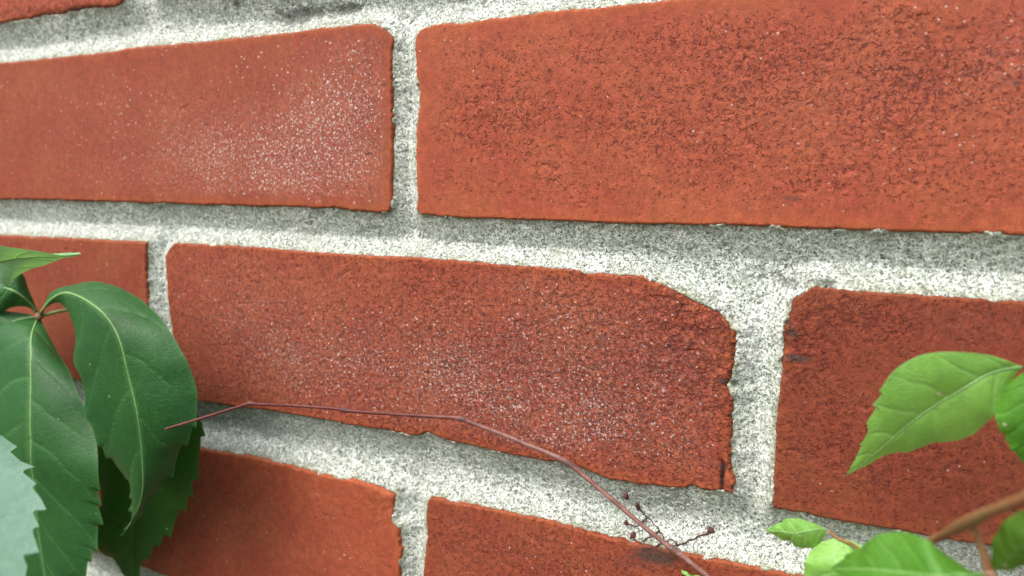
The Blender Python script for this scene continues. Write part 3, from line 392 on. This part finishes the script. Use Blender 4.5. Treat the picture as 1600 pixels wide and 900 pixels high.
def make_brick(key, spec, seed):
    u, v, du, dv, dd, nu, nv = brick_grid(spec['top'], spec['bot'], spec['left'], spec['right'], spec['res'], seed)
    polys.append((key, np.r_[np.c_[u[0], v[0]], np.c_[u[:, -1], v[:, -1]][1:], np.c_[u[-1], v[-1]][::-1][1:], np.c_[u[:, 0], v[:, 0]][::-1][1:-1]]))
    low = fbm(u * .06, v * .09, seed + 5, 3)
    w = np.clip(BASEWEAR.get(key, .2) + .42 * blobs(u, v, spec.get('wear', [])) * (.75 if key == 'A2' else 1) + .16 * low, 0, .82 if key != 'A2' else .66)
    w = w * sstep(.5, 9, dd + 3 * fbm(u * .15, v * .15, seed + 3)) if key in ('A2', 'A1', 'C0') else w
    sp = np.clip(blobs(u, v, spec.get('speck', [])) * (1 + .2 * low) + (.13 if key == 'A2' else .04), 0, 1) * sstep(.5, 5, dd)
    st = blobs(u, v, spec.get('stain', []))
    chips = np.clip(blobs(u, v, [b for b in spec.get('wear', []) if b[4] >= .99 or b[4] == .7]), 0, 1)
    r = .75 + .45 * fbm(u * .3, v * .3, seed + 9, 3) + 2.2 * chips
    f = lambda d: r * (1 - np.sqrt(np.clip(1 - (1 - np.clip(d / r, 0, 1)) ** 2, 0, 1)))
    h = -np.minimum(np.hypot(f(du), f(dv)), 2.6 + 0 * r)
    ww, wv = u + .5 * vn(u * .8, v * .8, seed + 1), v + .5 * vn(u * .8, v * .8, seed + 2)
    f1, f2, idv = worley(ww / 1.5, wv / 1.15, seed + 20)
    g1, g2, idg = worley(ww / 3.1 + 7, wv / 2.4, seed + 30)
    patch = sstep(-.25, .35, fbm(u * .22, v * .3, seed + 4, 3) + (w - .45) * 1.5)
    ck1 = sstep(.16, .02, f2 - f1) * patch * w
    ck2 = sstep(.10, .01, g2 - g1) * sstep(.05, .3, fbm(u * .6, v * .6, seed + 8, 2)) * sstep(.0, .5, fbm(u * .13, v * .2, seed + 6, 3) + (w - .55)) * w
    h += w * patch * (.05 * (idv - .5) + .05 * (idg - .5)) - .10 * ck1 - .24 * ck2
    h += .06 * fbm(u * .9, v * .9, seed + 11, 3) * (.3 + w) + .22 * fbm(u * .05, v * .06, seed + 12, 3)
    h += chips * (.55 * fbm(u * .35, v * .35, seed + 13, 4) - .35 * np.abs(fbm(u * .6, v * .6, seed + 14, 2)))
    # hollows where grit fell out
    pw = 1.6 * vn(u * .7, v * .9, seed + 43)
    p1, p2, pid = worley((u + pw) / 6.5, (v + 1.1 * vn(u * .8, v * .8, seed + 44)) / 3.6, seed + 41)
    pit = sstep(.26, .08, p1) * (pid < .30 * w) * sstep(0, 3, dd)
    h -= pit * .18
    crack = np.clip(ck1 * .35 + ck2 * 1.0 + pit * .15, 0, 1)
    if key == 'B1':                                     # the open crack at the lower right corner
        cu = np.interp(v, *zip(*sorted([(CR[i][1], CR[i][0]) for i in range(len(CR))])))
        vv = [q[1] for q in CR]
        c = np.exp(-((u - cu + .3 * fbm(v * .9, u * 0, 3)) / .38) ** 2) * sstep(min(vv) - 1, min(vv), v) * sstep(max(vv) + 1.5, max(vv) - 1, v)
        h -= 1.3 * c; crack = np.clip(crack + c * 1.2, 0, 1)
    edge = np.exp(-dd / 3.2)
    if key == 'B1': edge = np.maximum(edge, .8 * blobs(u, v, [spec['wear'][-1]]))
    tone = np.full(u.shape, TONE.get(key, .9)) * (1 + .05 * low)
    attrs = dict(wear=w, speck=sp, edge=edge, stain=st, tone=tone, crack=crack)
    co = W(u, v, h).reshape(-1, 3)
    # sides going back into the wall
    i = np.arange(nu * nv).reshape(nv, nu)
    ring = np.r_[i[0], i[1:, -1], i[-1, :-1][::-1], i[1:-1, 0][::-1]]
    rc = co[ring]; b1 = rc.copy(); b1[:, 1] += .0025; b2 = rc.copy(); b2[:, 1] = .035
    n0 = len(co); n = len(ring); co = np.r_[co, b1, b2]
    a = np.r_[ring]; b = n0 + np.arange(n); c = n0 + n + np.arange(n)
    q = np.r_[gridquads(nv, nu), np.stack([a, b, np.roll(b, -1), np.roll(a, -1)], -1), np.stack([b, c, np.roll(c, -1), np.roll(b, -1)], -1)]
    q = q[:, ::-1]
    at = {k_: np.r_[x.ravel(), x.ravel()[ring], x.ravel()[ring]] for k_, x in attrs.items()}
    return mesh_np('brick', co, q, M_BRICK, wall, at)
CR = DATA['crackline']
for n, (key, spec) in enumerate(DATA['bricks'].items()):
    make_brick(key, spec, 100 * n + 3)
# bricks just outside the picture, so that the wall goes on
drawn = {'A': [-.5, .5], 'B': [-1, 0, 1], 'C': [-.5, .5], 'D': [-1], 'Z': [-1, 0]}
protos = []
rows = {1: 'Z', 0: 'A', -1: 'B', -2: 'C', -3: 'D'}
for r in range(-7, 5):
    off = .5 if r % 2 == 0 else 0.
    for k in range(-2, 3):
        cx = k + off
        if r in rows and cx in drawn[rows[r]]: continue
        if len(protos) < 4:
            w2, h2 = LM / 2 - 5, HB / 2
            sp = dict(top=[[-w2, h2], [w2, h2]], bot=[[-w2, -h2], [w2, -h2]], left=[[-w2, h2], [-w2, -h2]], right=[[w2, h2], [w2, -h2]], res=1.5)
            o = make_brick('X%d' % len(protos), sp, 900 + 31 * len(protos)); protos.append(o); polys.pop()
        else:
            o = protos[(r * 5 + k) % 4].copy(); link(o, wall)
        cv = r * PITCH + HB / 2
        o.location = (cx * LM / 1000, 0, cv / 1000)
        a, b, c, d = cx * LM - LM / 2 + 5, cx * LM + LM / 2 - 5, cv - HB / 2, cv + HB / 2
        polys.append(('X', np.array([[a, d], [b, d], [b, c], [a, c]], float)))

SURF = {}
def make_mortar():
    def axis(a, b, lo, hi, f, cst):
        return np.r_[np.arange(lo, a, cst), np.arange(a, b, f), np.arange(b, hi, cst)]
    U = axis(-235, 185, -2.5 * LM + 6, 2.9 * LM - 5, .36, 3.0); V = axis(-172, 86, -7 * PITCH, 5 * PITCH - 14, .36, 2.0)
    X, Y = np.meshgrid(U, V)
    D = np.full(X.shape, 30.0); DP = [np.full(X.shape, 12.0), np.full(X.shape, 12.0)]
    for key, P in polys:
        big = len(P) > 4
        if big: P = P[::2]
        lo, hi = P.min(0) - 14, P.max(0) + 14
        if not big and (hi[0] < -240 or lo[0] > 190 or hi[1] < -180 or lo[1] > 92): pass
        iu0, iu1 = np.searchsorted(U, [lo[0], hi[0]]); iv0, iv1 = np.searchsorted(V, [lo[1], hi[1]])
        x, y = X[iv0:iv1, iu0:iu1], Y[iv0:iv1, iu0:iu1]
        if x.size == 0: continue
        A, Bp = P, np.roll(P, -1, axis=0)
        bl, bh = P.min(0), P.max(0)
        if big:
            # signed distance, only near the outline: split points by outline segment bins
            inside = np.zeros(x.shape, bool)
            for (x0, y0), (x1, y1) in zip(A, Bp):
                if y0 == y1: continue
                s0, s1 = np.searchsorted(V[iv0:iv1], sorted((y0, y1)))
                if s1 > s0:
                    yy = y[s0:s1]; inside[s0:s1] ^= x[s0:s1] < (x0 + (yy - y0) * (x1 - x0) / (y1 - y0))
            d = np.full(x.shape, 12.0); R = 11.0
            for (x0, y0), (x1, y1) in zip(A[::1], Bp[::1]):
                c0, c1 = np.searchsorted(U[iu0:iu1], [min(x0, x1) - R, max(x0, x1) + R]); r0, r1 = np.searchsorted(V[iv0:iv1], [min(y0, y1) - R, max(y0, y1) + R])
                if c1 <= c0 or r1 <= r0: continue
                xx, yy = x[r0:r1, c0:c1] - x0, y[r0:r1, c0:c1] - y0
                ex, ey = x1 - x0, y1 - y0; t = np.clip((xx * ex + yy * ey) / (ex * ex + ey * ey + 1e-9), 0, 1)
                np.minimum(d[r0:r1, c0:c1], np.hypot(xx - t * ex, yy - t * ey), out=d[r0:r1, c0:c1])
            d = np.where(inside, -d, d)
        else:
            qx = np.maximum(bl[0] - x, x - bh[0]); qy = np.maximum(bl[1] - y, y - bh[1])
            d = np.where((qx > 0) & (qy > 0), np.hypot(qx, qy), np.maximum(qx, qy))
        D[iv0:iv1, iu0:iu1] = np.minimum(D[iv0:iv1, iu0:iu1], d)
        par = int(round(((bl[1] + bh[1]) / 2 - HB / 2) / PITCH)) % 2
        DP[par][iv0:iv1, iu0:iu1] = np.minimum(DP[par][iv0:iv1, iu0:iu1], d)
    st = blobs(X, Y, DATA['mdark'])
    smear = sstep(.12, .5, fbm(X * .22, Y * .26, 72, 4, .6))
    e = 1.0 + .5 * fbm(X * .08, Y * .08, 71, 3); smear = smear * sstep(1.6, .2, D); e = e * (1 - smear) + .12 * smear
    # tooled bed joint: long slope under the upper bricks, short weathered slope above the lower ones
    J = PITCH - HB
    rr = np.round((Y + J / 2) / PITCH); odd = (rr % 2) == 1
    dU = np.maximum(np.where(odd, DP[1], DP[0]), 0); dD = np.maximum(np.where(odd, DP[0], DP[1]), 0)
    near = sstep(16, 8, np.abs(Y + J / 2 - rr * PITCH))
    wob = 1 + .18 * fbm(X * .03, Y * .03, 66, 2)
    x = np.minimum(dU / (9.2 * wob), dD / (6.0 * near + 9.2 * (1 - near))); x = np.clip(x, 0, 1)
    x = np.minimum(x, D / 3.2)
    h = -e - 4.9 * (x - .12 * x ** 6)
    h = np.where(D < 0, -e + (1.6 - 1.25 * smear) * D, h)
    f1, f2, idv = worley(X / 1.1, Y / 1.0, 77)
    h += .16 * (idv - .5) * sstep(.6, .2, f1) + .10 * fbm(X * .9, Y * .9, 79, 3) + .42 * fbm(X * .12, Y * .17, 83, 4)
    p1, p2, pid = worley(X / 2.6, Y / 2.3, 87)
    h -= .45 * sstep(.3, .08, p1) * (pid < .3)
    h += st * .9 * fbm(X * .35, Y * .4, 91, 4)
    edge = np.exp(-np.maximum(D, 0) / 1.6)
    nr, nc = X.shape; q = gridquads(nr, nc)
    SURF.update(U=U, V=V, h=h, D=D)
    keep = (D > -1.6).ravel(); q = q[keep[q].any(1)]
    used = np.unique(q); remap = np.full(nr * nc, -1); remap[used] = np.arange(len(used)); q = remap[q]
    co = W(X, Y, h).reshape(-1, 3)[used]
    return mesh_np('mortar', co, q, M_MORTAR, wall, dict(low=np.zeros(len(used)), stain=st.ravel()[used], edge=edge.ravel()[used]))
make_mortar()

# ------------------------------------------------------------------ leaves and stems
def tube(name, pts, mat, parent, origin, ns=10, sub=6, seed=1, flat=1.0, rough=.06):
    P = np.asarray(pts, float); n = max(12, (len(P) - 1) * sub)
    C = catmull(P[:, :3], n) if len(P) > 2 else resample(P[:, :3], n)
    d = np.r_[0, np.cumsum(np.linalg.norm(np.diff(P[:, :3], axis=0), axis=1))]; d /= d[-1]
    R = np.interp(np.linspace(0, 1, n), d, P[:, 3])
    T = np.gradient(C, axis=0); T /= np.linalg.norm(T, axis=1)[:, None] + 1e-9
    ref = np.array([0, 0, 1.]); A = np.cross(T, ref); A /= np.linalg.norm(A, axis=1)[:, None] + 1e-9; B = np.cross(T, A)
    th = np.linspace(0, 2 * np.pi, ns, endpoint=False)
    rr = R[:, None] * (1 + rough * fbm(np.arange(n)[:, None] * .35 + 0 * th, th[None] * 1.2 + 0 * R[:, None], seed, 2) * 2)
    rr[0] *= .35; rr[-1] *= .35
    V = C[:, None] + rr[..., None] * (np.cos(th)[None, :, None] * A[:, None] + flat * np.sin(th)[None, :, None] * B[:, None])
    i = np.arange(n * ns).reshape(n, ns); j = np.roll(i, -1, axis=1)
    q = np.stack([i[:-1], j[:-1], j[1:], i[1:]], -1).reshape(-1, 4)
    V = V.reshape(-1, 3); v0 = len(V); V = np.r_[V, C[:1], C[-1:]]
    capa = [[v0, i[0, (k + 1) % ns], i[0, k], v0] for k in range(ns)]
    # caps as quads over pairs of edges
    capq = [[v0, i[0, (k + 2) % ns], i[0, k + 1], i[0, k]] for k in range(0, ns, 2)] + [[v0 + 1, i[-1, k], i[-1, k + 1], i[-1, (k + 2) % ns]] for k in range(0, ns, 2)]
    al = np.r_[np.repeat(np.linspace(0, 1, n), ns), 0, 1]
    Rs = np.convolve(np.pad(R, 10, 'edge'), np.ones(21) / 21, 'valid'); kn = np.clip((R / Rs - 1.12) * 5, 0, 1)
    return mesh_np(name, W(V[:, 0], V[:, 1], V[:, 2]), np.r_[q, np.array(capq)], mat, parent, dict(along=al, knot=np.r_[np.repeat(kn, ns), 0, 0]), origin=origin)

def leaflet(key, parent, origin, seed, nv=7, label=None, ribr=None, quilt=.28):
    ribr = ribr or (.42 if quilt > .2 else .26)
    S = DATA['leaf'][key]; N, H = 200, 22
    t = np.linspace(0, 1, N)
    Mi = catmull(S['mid'], t)
    def edgeline(E, tp, sgn, sd):
        dense = S['teeth'] is not None
        C = catmull(E, t) if dense else resample(E, t)
        if dense:
            a, b, n, amp = tp
            T = np.gradient(C, axis=0); T /= np.linalg.norm(T, axis=1)[:, None] + 1e-9
            nrm = np.cross(T, [0, 0, 1.]); mid = Mi - C; sg = np.sign((nrm * mid).sum(1)); nrm = -nrm * np.where(sg == 0, 1, sg)[:, None]
            x = (t - a) / (b - a) * n; x = x + .22 * np.sin(x * 2.3 + sd)
            fr = x - np.floor(x); k = np.floor(x)
            am = amp * (1.5 if S['mat'] in ('dark', 'deep') else 1) * (.6 + .7 * _h(k, k * 0 + sd, 5)) * ((t > a) & (t < b)) * sstep(a - .02, a + .12, t) * (.55 + .45 * sstep(1.02, .85, t))
            saw = np.where(fr < .82, (fr / .82) ** 1.7, (1 - fr) / .18)
            return C, nrm * (am * (saw - .45))[:, None] + T * (am * saw * .55)[:, None]
        w_ = np.hanning(41); w_ /= w_.sum(); pad_ = np.r_[2 * C[0] - C[1:21][::-1], C, 2 * C[-1] - C[-21:-1][::-1]]
        Cs = np.stack([np.convolve(pad_[:, k], w_, 'valid') for k in range(3)], -1)
        return Cs, C - Cs
    tp = S['teeth'] or (0, 0, 0, 0, 0, 0, 0, 0)
    Lf, oL = edgeline(S['left'], tp[:4], 1, seed); Rt, oR = edgeline(S['right'], tp[4:], -1, seed + 3)
    s = np.r_[-np.linspace(1, 0, H + 1) ** .85, (np.linspace(0, 1, H + 1) ** .85)[1:]]
    ab = np.abs(s)
    V = np.where((s < 0)[None, :, None], Mi[:, None] * (1 - ab)[None, :, None] + Lf[:, None] * ab[None, :, None],
                 Mi[:, None] * (1 - ab)[None, :, None] + Rt[:, None] * ab[None, :, None])
    V = V + np.where((s < 0)[None, :, None], oL[:, None], oR[:, None]) * (ab ** 7)[None, :, None]
    length = np.linalg.norm(np.diff(Mi, axis=0), axis=1).sum()
    wid = np.where(s < 0, np.linalg.norm(Lf - Mi, axis=1)[:, None], np.linalg.norm(Rt - Mi, axis=1)[:, None])
    dist = wid * ab[None]
    tt = t[:, None]; A = ab[None]
    stag = np.where(s < 0, .5, 0.)[None]
    wob = .012 * vn(s[None] * 3 + 0 * tt, tt * 9, seed)
    ph = (tt + wob - .13 * A ** 1.15 - .05) * nv + stag
    fr = ph - np.round(ph)
    dv = np.abs(fr) / nv * length
    wv = .38 * (1 - .55 * A)
    vein = np.exp(-(dv / wv) ** 2) * sstep(0.0, .06, tt) * sstep(1.0, .8, A) * sstep(.97, .85, tt)
    mrib = np.exp(-(dist / (.75 * (1 - .6 * tt))) ** 2)
    bul = np.abs(np.sin(np.pi * fr)) ** .7
    dz = quilt * (bul - .5) * np.sin(np.pi * np.clip(A, 0, 1)) ** .8 + 1.3 * np.sin(np.pi * A * .9) * np.minimum(wid / 14, 1) ** 1.5 \
         + .45 * min(1, quilt / .28) * fbm(V[..., 0] * .08, V[..., 1] * .08, seed + 9, 3) * A - (.28 * vein + .35 * mrib) * min(1, quilt / .28)
    dz = dz * sstep(0, .08, tt)
    # wavy rim
    dz += .5 * min(1, quilt / .2) * np.sin(tt * 26 + seed + s[None] * 2) * A ** 3 * sstep(0, .2, tt) * sstep(1, .85, tt)
    Tn = np.gradient(V, axis=0); Sn = np.gradient(V, axis=1); Nn = np.cross(Sn, Tn)
    Nn /= np.linalg.norm(Nn, axis=2)[..., None] + 1e-9; Nn *= np.sign(Nn[..., 2:3].mean())
    V = V + Nn * dz[..., None]
    o = mesh_np('leaflet', W(V[..., 0], V[..., 1], V[..., 2]).reshape(-1, 3), gridquads(N, 2 * H + 1), M_LEAF[S['mat']], parent,
                dict(vein=np.clip(vein + mrib * .8, 0, 1).ravel(), rim=(sstep(.94, 1., A) + 0 * tt).ravel()), origin=origin)
    if label: o['label'] = label
    mid = V[:, H]; sc = min(1, length / 60)
    rt = [list(mid[k]) + [ribr * sc * (1 - .8 * k / (N - 1)) + .04] for k in range(0, N - 4, 6)]
    rib = tube('midrib', rt, M_RIB['light' if S['mat'].startswith(('young', 'mid', 'pale')) else ('deep' if S['mat'].startswith('deep') else 'dark')], o, (0, 0, 0), 8, 2, seed, .8, .02)
    rib.data.transform(Matrix.Translation(-Vector(origin)))
    return o

def org(p): return tuple(float(x) for x in W(p[0], p[1], p[2]))
TB = DATA['tubes']
# left: palmate leaf with five leaflets
o5 = org(TB['hubL'][1]); lf5 = thing('creeper_leaf', 'large dark green creeper leaf at lower left, its leaflets spreading from one node', 'leaf', o5)
leaflet('Lb', lf5, o5, 3); leaflet('Lr', lf5, o5, 7); leaflet('Ll', lf5, o5, 12, nv=8); leaflet('L4', lf5, o5, 15); leaflet('L5', lf5, o5, 19)
for k in ('pulLb', 'pulLr', 'pulLl', 'pulL4', 'pulL5'): tube('leaflet_stalk', TB[k], M_PET, lf5, o5, seed=4)
tube('node', TB['hubL'], M_HUB, lf5, o5); tube('petiole', TB['petL'], M_PET, lf5, o5)
a = org(DATA['leaf']['T']['mid'][0]); t_ = thing('creeper_leaf', 'light green pointed leaf entering at the left edge, its tip pointing right over the brick', 'leaf', a)
leaflet('T', t_, a, 23)
a = org(DATA['leaf']['P']['mid'][0]); t_ = thing('creeper_leaf', 'pale bluish-green saw-toothed leaf in the lower left corner, in front of the dark leaves', 'leaf', a)
leaflet('P', t_, a, 29, quilt=.15)
# right: upper leaf
a = org(TB['leafstalkR'][0]); t_ = thing('creeper_leaf', 'bright green pointed leaf at the right edge, in front of the brick above the stem', 'leaf', a)
leaflet('R1', t_, a, 31, quilt=.12); leaflet('R2', t_, a, 37, quilt=.12); tube('petiole', TB['leafstalkR'], M_STEM, t_, a)
# right: shoot with stem and young leaflets
a = org(TB['stem'][3]); t_ = thing('creeper_shoot', 'young creeper shoot in the lower right corner with blurred reddish stem and light green leaflets', 'vine shoot', a)
tube('stem', TB['stem'], M_STEM, t_, a, 14, 8, seed=8, rough=.1); tube('petiole', TB['stalk'], M_STEM, t_, a); tube('node', TB['hubR'], M_HUB, t_, a)
leaflet('S3', t_, a, 41, quilt=.09); leaflet('S4', t_, a, 43, quilt=.09); leaflet('S5', t_, a, 47, quilt=.1)
a = org(TB['small_stalk'][0]); t_ = thing('creeper_sprig', 'small sprig with two little light green leaves against the mortar, below the right-hand brick', 'sprig', a)
leaflet('S1', t_, a, 53, nv=5, ribr=.3, quilt=.07); leaflet('S2', t_, a, 59, nv=5, ribr=.3, quilt=.07); tube('stalk', TB['small_stalk'], M_STEM, t_, a)
a = org(DATA['leaf']['V']['mid'][0]); t_ = thing('leaf_tip', 'tiny bright green leaf tip poking up at the bottom edge beside the dry twig', 'leaf', a)
leaflet('V', t_, a, 61, nv=4, ribr=.3, quilt=.15)
# dry twig with its clinging tendrils
a = org(TB['twig'][-5]); t_ = thing('creeper_twig', 'thin leafless reddish-brown creeper twig running across the bricks down to the right', 'twig', a)
tube('stem', TB['twig'], M_TWIG, t_, a, 12, 8, seed=2, rough=.08)
def surf(u, v):                              # height of the wall face at (u, v)
    i, j = np.searchsorted(SURF['V'], v), np.searchsorted(SURF['U'], u)
    return float(SURF['h'][i - 1:i + 2, j - 1:j + 2].max()) if SURF['D'][i, j] > -.3 else .05
for k in ('tend1', 'tend2', 'tend3', 'tend4', 'tend5'):
    P_ = [list(q) for q in resample(catmull(TB[k], 24), 24)]
    for n_, q in enumerate(P_):
        q[3] *= .72
        base = surf(q[0], q[1]) + q[3] * .6
        q[2] = max(base, q[2] if n_ < 4 else base) 
    hs = np.convolve(np.pad([q[2] for q in P_], 2, 'edge'), np.ones(5) / 5, 'valid')
    for q, h_ in zip(P_, hs): q[2] = float(h_) + .08
    TB[k] = P_
for k in ('tend1', 'tend2', 'tend3', 'tend4', 'tend5'): tube('tendril', TB[k], M_TENDRIL, t_, a, 8, 3, seed=3, rough=.1)
def pad(p, parent, origin, sd, name='adhesive_pad'):
    nr, na = 9, 20; r = np.linspace(0, 1, nr)[:, None]; th = np.linspace(0, 2 * np.pi, na + 1)[None]
    k = 1 + .25 * vn(np.cos(th) * 2 + 5, np.sin(th) * 2 + 5, sd) + .1 * np.sin(th * 5 + sd)
    U = p[0] + p[3] * .72 * r * k * np.cos(th); Vv = p[1] + p[4] * .75 * r * k * np.sin(th)
    Hh = p[2] + .9 * (1 - r ** 2) + .18 * vn(U * 3, Vv * 3, sd) - .5 * (r ** 4) + 0 * th
    Hh = Hh - p[2] + surf(p[0], p[1])
    return mesh_np(name, W(U, Vv, Hh).reshape(-1, 3), gridquads(nr, na + 1), M_TENDRIL, parent, origin=origin)
for k in 'abde': pad(DATA['pads'][k], t_, a, ord(k))
a2 = org(DATA['pads']['c'][:3]); t2 = thing('tendril_pad', 'small lone dark red tendril pad stuck to the grey mortar above the twig', 'tendril', a2); pad(DATA['pads']['c'], t2, a2, 9)
